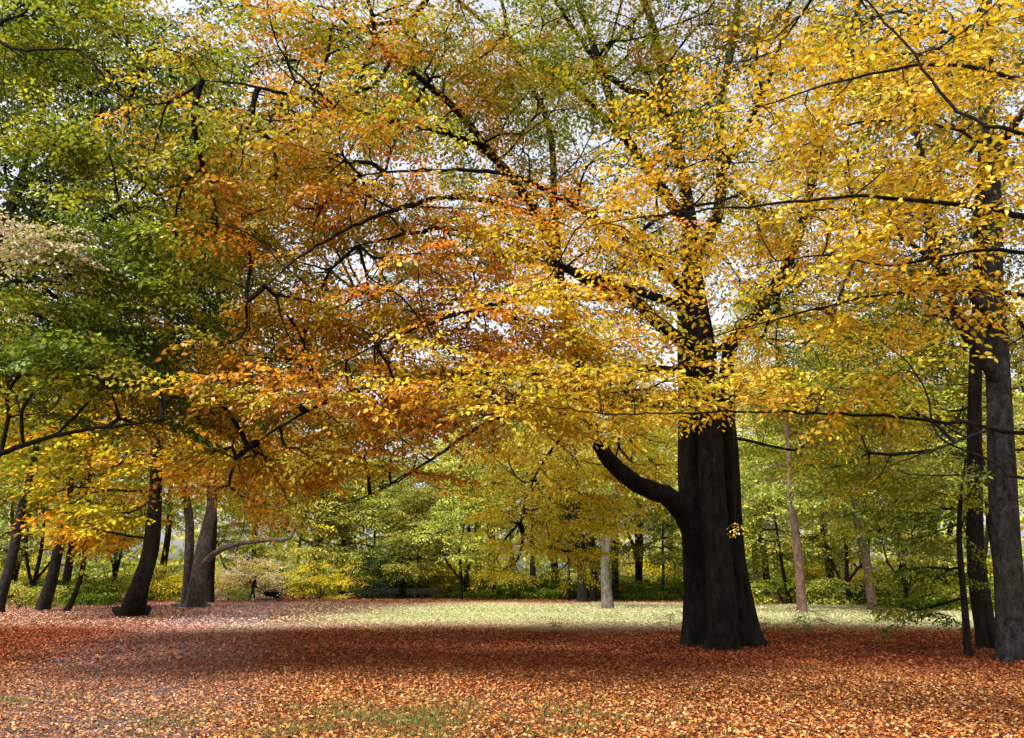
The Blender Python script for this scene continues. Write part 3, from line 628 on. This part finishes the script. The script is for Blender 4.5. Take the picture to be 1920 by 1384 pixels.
def bush(seed, pals, label, R=1.8, Hh=1.6, n=150, name="bush"):
    rg = np.random.default_rng(seed); lobes = []
    for k in range(5):
        a = rg.random()*6.28; lobes.append(((math.cos(a)*R*.5, math.sin(a)*R*.5, Hh*(.35+.35*rg.random())), (R*.6, R*.6, Hh*.5), n//5, pals, 1.05, "c"))
    tr = []
    for k in range(4):
        a = k*1.6+rg.random(); p = np.array([math.cos(a)*.03, math.sin(a)*.03, -.05])
        tr.append(([p, p+[math.cos(a)*R*.2, math.sin(a)*R*.2, Hh*.4], p+[math.cos(a)*R*.4, math.sin(a)*R*.4, Hh*.9]], [.035, .025, .01]))
    return make_tree(name, label, (0, 0, 0), tr[:1], tr[1:], lobes, M_BARKD, seed, r0=.006, group="shrubs at the wood edge", sides=8, minz=.1, flare=.2, cat="shrub", leafmat=M_LEAFB)
BV = [bush(701, g(pale=2, lime=1, bgy=1), "yellow-green shrub at the edge of the wood", n=110), bush(702, g(bg=1, green=3, dkg=2), "dark green shrub at the edge of the wood", 2, 1.3, 140),
      bush(703, g(cream=4, bgy=1), "pale yellow shrub lit at the wood edge", 2.0, 2.2, 150), bush(704, g(lit=3, bgy=2, pale=1), "bright yellow shrub at the wood edge", 1.8, 2.4, 140)]
usedb = set()
BU = [(2, 490, 61, 1.3), (2, 450, 60, 1.2), (2, 520, 62, 1.2), (2, 475, 60, 1.0), (3, 600, 62, 1.2), (3, 650, 64, 1.2), (0, 740, 68, 1.4), (0, 570, 64, 1), (0, 800, 66, 1.2), (3, 840, 68, 1.2),
      (1, 880, 70, 1.1), (1, 985, 64, 1.0), (1, 1040, 63, .9), (1, 960, 62, .8), (1, 1165, 60, .8), (1, 1205, 60, .85), (1, 1245, 60, .8), (0, 1150, 70, 1.4), (0, 1260, 72, 1.5), (0, 1430, 48, 1), (0, 1470, 50, 1.1),
      (0, 1550, 50, 1.2), (1, 1600, 50, 1.0), (0, 1670, 46, 1.1), (3, 1700, 50, 1.2), (1, 1740, 42, .9), (0, 1790, 42, 1), (0, 1850, 40, 1.2), (0, 40, 44, .9), (1, 170, 48, 1.0), (0, 200, 54, 1.2),
      (3, 300, 58, 1.1), (0, 430, 58, .7), (0, -30, 42, 1), (3, 1580, 60, 1.5), (1, 1920, 38, 1), (0, 1360, 62, 1.3), (1, 1110, 70, 1.2), (3, 910, 76, 1.6), (0, 690, 76, 1.6), (1, 330, 64, 1.2)]
for k in range(30):
    BU.append(((0, 1, 0, 3, 1)[k % 5], -150+k*74+random.uniform(-20, 20), 78+random.uniform(-4, 14), 1.5+random.random()*.8))
for k in range(12):
    BU.append((1, 880+k*36+random.uniform(-10, 10), 63+random.uniform(0, 4), .8+random.random()*.3))
for (v, x, D, s) in BU:
    loc = GD(x, D); t = .8+.45*random.random()
    if v not in usedb:
        usedb.add(v); r = BV[v]; r.location = tuple(loc); r.scale = (s, s, s)
    else: copy_thing(BV[v], loc, random.random()*6.28, s, (t, t, t, 1))
lob = []
for k in range(8):
    z = .4+k*.45; lob.append(((0, 0, z), (2.3*math.sqrt(max(.05, 1-(k/8)**2)), 2.3*math.sqrt(max(.05, 1-(k/8)**2)), .35), 60-k*5, g(dg=1), 1.1, "c"))
cf = make_tree("yew_tree", "rounded dark evergreen yew at the wood edge", (0, 0, 0), [([np.array([0, 0, -.1]), np.array([0, 0, 2.]), np.array([0, .05, 3.6])], [.14, .1, .02])], [], lob, M_BARKD, 720, r0=.006, minz=.2, sides=10, leafmat=M_LEAFB)
cf.location = tuple(GD(712, 63.5))

# far woodland mass
rg = np.random.default_rng(88)
n = 24000
ang = rg.uniform(-.95, .95, n); dist = rg.uniform(95, 140, n)
hmax = 17+6*np.sin(ang*13)+4*np.sin(ang*31+1)
z = hmax*rg.random(n)**1.0
O = np.stack([np.sin(ang)*dist, np.cos(ang)*dist, z], -1)
X, Y, Z = leaf_frames(rg.random(n)*6.28, rg.normal(size=n)*.6, rg.normal(size=n)*1.0)
sz = .8+.8*rg.random(n)
V = O[:, None]+np.einsum('vk,nkj->nvj', LV4, np.stack([X, Y, Z], 1))*sz[:, None, None]
pl_ = np.array(PAL['pale']+PAL['bg'][:3]+PAL['bgy'][:2]); c = pl_[rg.integers(0, len(pl_), n)]*(.7+.4*rg.random(n))[:, None]
me = quad_mesh("distant_woodland", V.reshape(-1, 3), (LQ4[None]+(np.arange(n)*4)[:, None, None]).reshape(-1, 4), [M_LEAFB], None, np.repeat(c, 4, axis=0))
o = obj("distant_woodland", me); o["kind"] = "stuff"; o["label"] = "far-off yellow-green autumn woodland mass behind the clearing"; o["category"] = "woodland"

# ------------------------------------------------------------ ground
def ground_mat():
    m, t, o = newmat("leaf_littered_ground"); N = t.nodes; L = t.links
    tc = N.new("ShaderNodeTexCoord"); sp = N.new("ShaderNodeSeparateXYZ"); L.new(tc.outputs["Object"], sp.inputs[0])
    v = N.new("ShaderNodeTexVoronoi"); v.inputs["Scale"].default_value = 20; v.inputs["Randomness"].default_value = 1
    L.new(tc.outputs["Object"], v.inputs["Vector"])
    r = N.new("ShaderNodeValToRGB"); cr = r.color_ramp; cr.interpolation = 'CONSTANT'
    cols = [(.05, .02, .01), (.16, .05, .02), (.09, .028, .013), (.24, .08, .033), (.025, .013, .01), (.30, .13, .065), (.13, .036, .015)]
    while len(cr.elements) < len(cols): cr.elements.new(.5)
    for i, c in enumerate(cols): cr.elements[i].position = i/len(cols); cr.elements[i].color = (*c, 1)
    s2 = N.new("ShaderNodeSeparateColor"); L.new(v.outputs["Color"], s2.inputs[0]); L.new(s2.outputs[0], r.inputs[0])
    gn = N.new("ShaderNodeTexNoise"); gn.inputs["Scale"].default_value = 30; gn.inputs["Detail"].default_value = 6; L.new(tc.outputs["Object"], gn.inputs[0])
    gr = N.new("ShaderNodeValToRGB"); gr.color_ramp.elements[0].color = (.13, .17, .05, 1); gr.color_ramp.elements[1].color = (.38, .42, .18, 1)
    gr.color_ramp.elements[0].position = .3; gr.color_ramp.elements[1].position = .7
    L.new(gn.outputs[0], gr.inputs[0])
    def math_(op, a, b=None, clamp=False):
        q = N.new("ShaderNodeMath"); q.operation = op; q.use_clamp = clamp
        for i, val in enumerate((a, b)):
            if val is None: continue
            if isinstance(val, (int, float)): q.inputs[i].default_value = val
            else: L.new(val, q.inputs[i])
        return q.outputs[0]
    bn = N.new("ShaderNodeTexNoise"); bn.inputs["Scale"].default_value = .16; bn.inputs["Detail"].default_value = 5; L.new(tc.outputs["Object"], bn.inputs[0])
    yy = math_('ADD', sp.outputs[1], math_('MULTIPLY', math_('SUBTRACT', bn.outputs[0], .5), 14))
    a = math_('DIVIDE', math_('SUBTRACT', yy, 23), 4, True); b = math_('DIVIDE', math_('SUBTRACT', 58, yy), 8, True)
    xx = math_('ADD', sp.outputs[0], math_('MULTIPLY', math_('SUBTRACT', bn.outputs[0], .5), 18))
    c = math_('DIVIDE', math_('ADD', xx, 15), 12, True)
    mk = math_('MULTIPLY', math_('MULTIPLY', a, b), c)
    fn = N.new("ShaderNodeTexNoise"); fn.inputs["Scale"].default_value = 4; fn.inputs["Detail"].default_value = 8; fn.inputs["Roughness"].default_value = .75; L.new(tc.outputs["Object"], fn.inputs[0])
    thr = math_('MULTIPLY', math_('SUBTRACT', math_('ADD', math_('MULTIPLY', mk, .5), fn.outputs[0]), .72), 6, True)
    mx = N.new("ShaderNodeMix"); mx.data_type = 'RGBA'; L.new(thr, mx.inputs[0]); L.new(r.outputs[0], mx.inputs[6]); L.new(gr.outputs[0], mx.inputs[7])
    pr = N.new("ShaderNodeBsdfPrincipled"); pr.inputs["Roughness"].default_value = .9; pr.inputs["Specular IOR Level"].default_value = .05
    L.new(mx.outputs[2], pr.inputs["Base Color"])
    bu = N.new("ShaderNodeBump"); bu.inputs["Strength"].default_value = .6; bu.inputs["Distance"].default_value = .03
    L.new(v.outputs["Distance"], bu.inputs["Height"]); L.new(bu.outputs[0], pr.inputs["Normal"])
    L.new(pr.outputs[0], o.inputs[0]); return m
S_ = 400
me = quad_mesh("ground", np.array([[-S_, -S_, 0], [S_, -S_, 0], [S_, S_, 0], [-S_, S_, 0]]), np.array([[0, 1, 2, 3]]), [ground_mat()])
o = obj("ground", me); o["kind"] = "structure"; o["label"] = "park ground with brown leaf litter and patches of grass"; o["category"] = "ground"
pc = [(-7.5, 4, 2.4), (-5.6, 9, 2.4), (-6.6, 14, 2.1), (-9.2, 22, 1.9), (-12, 32, 1.8), (-14.5, 42, 1.7), (-17, 54, 1.6), (-26, 64, 1.5)]
Cc, Rr = catmull([(a, b, 0) for a, b, c in pc], [c for a, b, c in pc], .25)
Tn = nrm(np.gradient(Cc, axis=0)); Nn = np.stack([-Tn[:, 1], Tn[:, 0], 0*Tn[:, 0]], -1)
jl = RNG.normal(size=len(Cc))*.12; jr = RNG.normal(size=len(Cc))*.12
VL = Cc+Nn*(Rr+jl)[:, None]; VR = Cc-Nn*(Rr+jr)[:, None]
V = np.stack([VL, VR], 1).reshape(-1, 3); V[:, 2] = .004
i = np.arange(len(Cc)-1)*2
me = quad_mesh("path", V, np.stack([i, i+1, i+3, i+2], -1), [plain("path_grit", (.12, .085, .085), .9, 0, .6, 8, .05)])
o = obj("path", me); o["kind"] = "structure"; o["label"] = "worn gritty footpath strewn with fallen leaves"; o["category"] = "path"

def scatter(name, label, dens_fn, dmin, dmax, n, size, colfn, seed, amax=.70):
    rg = np.random.default_rng(seed)
    d = np.sqrt(rg.uniform(dmin**2, dmax**2, n)); a = rg.uniform(-amax, amax, n)
    x = np.sin(a)*d; y = np.cos(a)*d
    k = rg.random(n) < dens_fn(x, y); x, y = x[k], y[k]; n = len(x)
    X, Y, Z = leaf_frames(rg.random(n)*6.28, rg.normal(size=n)*.3, rg.normal(size=n)*.42)
    sz = size*(.55+.7*rg.random(n))
    O = np.stack([x, y, .012+.025*rg.random(n)], -1)
    LVc = LV6*[1, 1, 1.6]
    V = O[:, None]+np.einsum('vk,nkj->nvj', LVc, np.stack([X, Y, Z], 1))*sz[:, None, None]
    V[..., 2] = np.maximum(V[..., 2], .006)
    c = colfn(x, y, rg)
    me = quad_mesh(name, V.reshape(-1, 3), (LQ6[None]+(np.arange(n)*6)[:, None, None]).reshape(-1, 4), [M_LITTER], None, np.repeat(c, 6, axis=0))
    o = obj(name, me); o["kind"] = "stuff"; o["label"] = label; o["category"] = "leaves"; return o
LC = np.array([(.46, .165, .04), (.35, .105, .028), (.60, .27, .08), (.22, .065, .022), (.66, .41, .18), (.40, .13, .033), (.12, .04, .02), (.56, .22, .055), (.08, .03, .016), (.26, .11, .045), (.50, .33, .16)])
LC_SHADE = np.array([(.27, .055, .022), (.19, .036, .017), (.34, .085, .032), (.12, .028, .015), (.37, .13, .05), (.07, .022, .013)])  # red-brown litter, darkened: the crown's shade is put into the leaf colour
def path_x(y): return np.interp(y, [p[1] for p in pc], [p[0] for p in pc])
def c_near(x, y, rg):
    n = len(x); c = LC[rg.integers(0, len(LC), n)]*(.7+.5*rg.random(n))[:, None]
    cd_ = LC_SHADE[rg.integers(0, len(LC_SHADE), n)]*(.7+.5*rg.random(n))[:, None]
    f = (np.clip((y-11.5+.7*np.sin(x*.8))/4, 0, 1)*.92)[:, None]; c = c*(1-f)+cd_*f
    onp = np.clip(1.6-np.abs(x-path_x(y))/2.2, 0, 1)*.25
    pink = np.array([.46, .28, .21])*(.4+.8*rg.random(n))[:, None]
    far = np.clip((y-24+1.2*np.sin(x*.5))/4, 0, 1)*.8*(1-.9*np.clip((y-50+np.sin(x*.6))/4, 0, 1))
    tan = np.array([.66, .52, .34])*(.5+.7*rg.random(n))[:, None]  # clearing leaves, paled: the sunlit strip is put into their colour
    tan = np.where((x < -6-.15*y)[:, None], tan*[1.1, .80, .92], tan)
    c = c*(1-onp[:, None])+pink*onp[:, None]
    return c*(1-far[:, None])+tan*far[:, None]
def d_near(x, y):
    f = .5+.5*np.sin(x*.9+1.3*np.sin(y*.8))*np.sin(y*1.1+x*.3)
    f2 = .5+.5*np.sin(x*2.7+2*np.sin(y*2.3))*np.sin(y*3.1+x)
    onp = np.clip(1.5-np.abs(x-path_x(y))/1.8, 0, 1)*(y < 15)
    gp = np.exp(-((x+1.2)/2.4)**2-((y-9.3)/1.2)**2)
    return np.clip(.66+.35*f+.2*f2-.3*onp-.42*gp, .05, 1)
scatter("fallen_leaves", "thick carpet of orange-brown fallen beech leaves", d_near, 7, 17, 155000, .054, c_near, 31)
scatter("fallen_leaves", "rusty fallen leaves darkened for shade under the great beech", lambda x, y: .95+0*x, 17, 30, 115000, .072, c_near, 32)
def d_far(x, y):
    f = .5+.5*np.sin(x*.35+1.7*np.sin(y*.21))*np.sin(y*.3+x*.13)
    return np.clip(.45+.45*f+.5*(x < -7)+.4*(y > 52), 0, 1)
scatter("fallen_leaves", "scattered tan leaves paled for sunlight over the grass clearing", d_far, 30, 66, 85000, .11, c_near, 33)

def grass(seed, n, fn, dmin, dmax, label, hh=1):
    rg = np.random.default_rng(seed)
    d = np.sqrt(rg.uniform(dmin**2, dmax**2, n)); a = rg.uniform(-.70, .70, n); x = np.sin(a)*d; y = np.cos(a)*d
    k = rg.random(n) < fn(x, y); x, y = x[k], y[k]; n = len(x)
    hgt = (.04+.06*rg.random(n))*hh; th = rg.random(n)*6.28; wd = .004+.003*rg.random(n); ln = rg.normal(size=(n, 2))*.035
    u = np.stack([np.cos(th), np.sin(th), 0*th], -1)*wd[:, None]; b = np.stack([x, y, 0*x], -1); tp = b+np.stack([ln[:, 0], ln[:, 1], hgt], -1)
    V = np.stack([b-u, b+u, tp+u*.25, tp-u*.25], 1).reshape(-1, 3)
    c = np.array([(.12, .15, .04)])*(.6+.9*rg.random(n))[:, None]+np.array([(.12, .08, .03)])*rg.random(n)[:, None]
    me = quad_mesh("grass", V, (np.arange(n)*4)[:, None]+np.arange(4)[None], [M_LEAFB], None, np.repeat(c, 4, axis=0))
    o = obj("grass", me); o["kind"] = "stuff"; o["label"] = label; o["category"] = "grass"
def gfn(x, y):
    return np.clip(np.exp(-((x+1.2)/2.4)**2-((y-9.3)/1.2)**2)+.6*np.exp(-((x+6.6)/.8)**2-((y-11)/1.5)**2), 0, 1)*np.clip(.35+.65*np.sin(x*3.1+np.sin(y*4)*2)*np.sin(y*3.7+x), 0, 1)
grass(41, 150000, gfn, 7, 13, "short sparse grass showing through fallen leaves", 1.0)
grass(42, 50000, lambda x, y: ((x > -6)*.6*(.5+.5*np.sin(x*.6+np.sin(y*.5)*2))+((x < -14) & (y > 27))*.6), 26, 42, "short green grass of the clearing")

ivy_pts = [(1520, 1188), (1500, 1200), (1440, 1192), (1262, 1190), (1040, 1185), (1546, 1196)]
def herb(seed):
    lobes = [((0, 0, .16), (.28, .25, .14), 9, g(green=3, dkg=1), .32, "6")]
    return make_tree("ivy_plant", "small dark green ivy clump among fallen leaves", (0, 0, 0), [([np.array([0, 0, -.02]), np.array([.01, 0, .1]), np.array([.02, .01, .25])], [.006, .005, .003])], [], lobes, M_BARKD, seed, r0=.002, sides=6, minz=0, flare=0, group="ivy clumps at the foot of the beech", cat="plant")
hb = herb(801); hb.location = tuple(G(*ivy_pts[0])); hb.scale = (1.6,)*3
for i_, q in enumerate(ivy_pts[1:]): copy_thing(hb, G(*q), i_*1.3, .8+.3*(i_ % 3))

# ------------------------------------------------------------ hard objects
def bm_obj(name, mat, fn, parent=None, loc=None, bevel=0, smooth=False):
    bm = bmesh.new(); fn(bm)
    if bevel: bmesh.ops.bevel(bm, geom=bm.edges[:], offset=bevel, segments=2, affect='EDGES')
    me = bpy.data.meshes.new(name); bm.to_mesh(me); bm.free()
    me.materials.append(mat)
    for p in me.polygons: p.use_smooth = smooth
    return obj(name, me, parent, loc)
def box(bm, c, s, rot=None):
    M = Matrix.Translation(c)
    if rot is not None: M = M @ rot
    M = M @ Matrix.Diagonal((*s, 1)); bmesh.ops.create_cube(bm, size=1, matrix=M)
def rod(bm, a, b, r, seg=10):
    a = Vector(a); b = Vector(b); d = b-a
    M = Matrix.Translation((a+b)/2) @ d.to_track_quat('Z', 'Y').to_matrix().to_4x4()
    bmesh.ops.create_cone(bm, cap_ends=True, segments=seg, radius1=r, radius2=r, depth=d.length, matrix=M)
M_WOOD = plain("dark_weathered_wood", (.012, .014, .010), .95, 0, .3, 20, 0)
M_IRON = plain("black_cast_iron", (.010, .010, .010), .9, 0, .25, 20, .02)
def bench(loc, rz, label, L=2.2):
    r = empty("park_bench", loc, label, "bench", "park benches beside the clearing"); r.rotation_euler = (0, 0, rz)
    def seat(bm):
        for k in range(4): box(bm, (0, -.2+k*.125, .45), (L, .1, .035))
    def back(bm):
        for k in range(3): box(bm, (0, .27+k*.035, .58+k*.125), (L, .03, .1), Matrix.Rotation(-.25, 4, 'X'))
    bm_obj("seat", M_WOOD, seat, r, bevel=.005); bm_obj("backrest", M_WOOD, back, r, bevel=.005)
    for sx_ in (-1, 1):
        def leg(bm):
            x = sx_*(L/2-.25)
            rod(bm, (x, -.22, 0), (x, -.2, .43), .025); rod(bm, (x, .3, 0), (x, .2, .43), .025); rod(bm, (x, -.24, .42), (x, .23, .42), .022); rod(bm, (x, .22, .42), (x, .38, .92), .02)
            rod(bm, (x, -.2, .42), (x, -.22, .66), .018); rod(bm, (x, -.24, .66), (x, .3, .66), .02)
        bm_obj("leg", M_IRON, leg, r)
bench(GD(719, 57.5), .04, "dark slatted park bench beside a bare shrub bed")
bench(GD(792, 56.5), -.03, "long dark slatted park bench at the edge of the clearing", 2.5)

WB = GD(508, 55.2)
wb = empty("wheelbarrow", WB, "dark metal wheelbarrow heaped with garden waste on leafy ground", "wheelbarrow")
def tray(bm):
    lo = [(-.32, -.2, .36), (.30, -.17, .33), (.30, .17, .33), (-.32, .2, .36)]; hi = [(-.50, -.33, .68), (.58, -.3, .64), (.58, .3, .64), (-.50, .33, .68)]
    a = [bm.verts.new(v) for v in lo]; b = [bm.verts.new(v) for v in hi]
    bm.faces.new(a[::-1])
    for k in range(4): bm.faces.new((a[k], a[(k+1) % 4], b[(k+1) % 4], b[k]))
    for k in range(4): rod(bm, hi[k], hi[(k+1) % 4], .015)
bm_obj("tray", M_IRON, tray, wb)
def wheel(bm):
    R1 = .19; n = 28
    for k in range(n):
        a0 = k*6.2832/n; a1 = (k+1)*6.2832/n
        rod(bm, (.62+math.cos(a0)*R1, 0, .235+math.sin(a0)*R1), (.62+math.cos(a1)*R1, 0, .235+math.sin(a1)*R1), .042, 8)
bm_obj("tyre", plain("rubber", (.02, .02, .02), .8), wheel, wb)
def rim(bm):
    rod(bm, (.62, -.07, .235), (.62, .07, .235), .03)
    for k in range(5):
        a = k*1.2566; rod(bm, (.62, 0, .235), (.62+math.cos(a)*.17, 0, .235+math.sin(a)*.17), .014)
bm_obj("rim", M_IRON, rim, wb)
for s in (-1, 1):
    def hnd(bm): rod(bm, (.64, s*.08, .235), (-.2, s*.24, .38), .018); rod(bm, (-.2, s*.24, .38), (-.92, s*.29, .72), .018)
    bm_obj("handle", M_IRON, hnd, wb)
    def lg(bm): rod(bm, (-.28, s*.24, .37), (-.38, s*.24, 0), .016); rod(bm, (-.38, s*.24, .02), (-.2, s*.24, .02), .016)
    bm_obj("leg", M_IRON, lg, wb)
def load(bm):
    bmesh.ops.create_icosphere(bm, subdivisions=4, radius=1)
    for v in bm.verts:
        q = v.co.normalized(); k = 1+.18*math.sin(q.x*9+q.y*4)*math.sin(q.y*11)+.1*math.sin(q.z*17+q.x*13)
        v.co = Vector((q.x*.44*k+.03, q.y*.26*k, .62+max(q.z, -.4)*.22*k))
bm_obj("leaf_load", plain("garden_waste", (.08, .055, .025), .95, 0, .7, 25, .05), load, wb)
wb.rotation_euler = (0, 0, .15)

def person(loc, rz):
    verts, rad, ed = [], [], []
    def a(p, r, par=None):
        verts.append(p); rad.append(r)
        if par is not None: ed.append((par, len(verts)-1))
        return len(verts)-1
    pel = a((0, 0, .95), .145); wst = a((.03, 0, 1.12), .125, pel); ch = a((.08, 0, 1.33), .15, wst); nk0 = a((.11, 0, 1.47), .09, ch)
    nk = a((.14, 0, 1.54), .055, nk0); hd = a((.165, 0, 1.60), .075, nk); hd2 = a((.17, 0, 1.67), .092, hd); hd3 = a((.165, 0, 1.735), .06, hd2)
    for s, step in ((-1, .22), (1, -.2)):
        hip = a((0, s*.1, .9), .1, pel); kn = a((step*.55+.05, s*.11, .5), .065, hip); an = a((step-.04 if step < 0 else step, s*.11, .1), .042, kn)
        hl = a(((step-.04 if step < 0 else step)+.03, s*.11, .05), .045, an); a(((step-.04 if step < 0 else step)+.17, s*.12, .035), .034, hl)
        sh = a((.09, s*.19, 1.42), .07, nk0); el = a((.1, s*.27, 1.13), .047, sh); wr = a((.3, s*.29, .92), .03, el); pm = a((.365, s*.29, .87), .032, wr)
        for f in range(4):
            y = s*.29+(f-1.5)*.018; l = (.034, .04, .037, .03)[f]
            k1 = a((.40, y, .84), .0095, pm); k2 = a((.40+l*.5, y, .84-l), .009, k1); a((.40+l*.1, y, .84-l*1.5), .008, k2)
        t1 = a((.35, s*.262, .85), .01, pm); a((.385, s*.258, .81), .009, t1)
    me = bpy.data.meshes.new("person"); me.from_pydata(verts, ed, [])
    o = obj("person", me); md = o.modifiers.new("skin", 'SKIN'); ss = o.modifiers.new("sub", 'SUBSURF'); ss.levels = 2; ss.render_levels = 2
    for i, r in enumerate(rad):
        me.skin_vertices[0].data[i].radius = (r, r)
    me.skin_vertices[0].data[0].use_root = True
    dg = bpy.context.evaluated_depsgraph_get(); nm = bpy.data.meshes.new_from_object(o.evaluated_get(dg)); o.modifiers.clear(); o.data = nm
    mats = [plain("dark_jacket", (.012, .013, .018), .9, spec=.05), plain("dark_trousers", (.016, .015, .015), .9, spec=.05), plain("skin_tone", (.45, .27, .19), .5, 0, .1), plain("boot_leather", (.02, .015, .012), .6), plain("dark_hair", (.02, .013, .01), .7)]
    nm.materials.clear()
    for m in mats: nm.materials.append(m)
    for p in nm.polygons:
        c = p.center; p.use_smooth = True
        if c.z > 1.54: p.material_index = 2
        elif c.x > .31 and .7 < c.z < .93 and abs(c.y) > .2: p.material_index = 2
        elif c.z > .93 or (abs(c.y) > .2 and c.z > .8): p.material_index = 0
        elif c.z < .1: p.material_index = 3
        else: p.material_index = 1
    def hair(bm):
        bmesh.ops.create_icosphere(bm, subdivisions=3, radius=1)
        for v in list(bm.verts):
            q = v.co.copy(); v.co = Vector((.15+q.x*.105, q.y*.092, 1.69+q.z*.095))
        bmesh.ops.delete(bm, geom=[v for v in bm.verts if v.co.z < 1.66 and v.co.x > .13 or v.co.z < 1.6 or (v.co.x > .21 and v.co.z < 1.72)], context='VERTS')
    bm_obj("hair", mats[4], hair, o, smooth=True)
    bm_obj("nose", mats[2], lambda bm: box(bm, (.262, 0, 1.645), (.03, .018, .03)), o, bevel=.005)
    bm_obj("mouth", mats[4], lambda bm: box(bm, (.246, 0, 1.613), (.008, .04, .007)), o)
    for s in (-1, 1):
        bm_obj("ear", mats[2], lambda bm: box(bm, (.168, s*.088, 1.65), (.03, .015, .045)), o, bevel=.005)
        bm_obj("eye", mats[4], lambda bm: box(bm, (.250, s*.03, 1.675), (.012, .018, .01)), o)
    o.location = tuple(loc); o.rotation_euler = (0, 0, rz)
    o["label"] = "person in dark clothes walking and pushing a wheelbarrow"; o["category"] = "person"
    return o
person((WB[0]-1.28, WB[1]-.19, 0), .15)
print("LEAF QUADS", LEAFCOUNT)
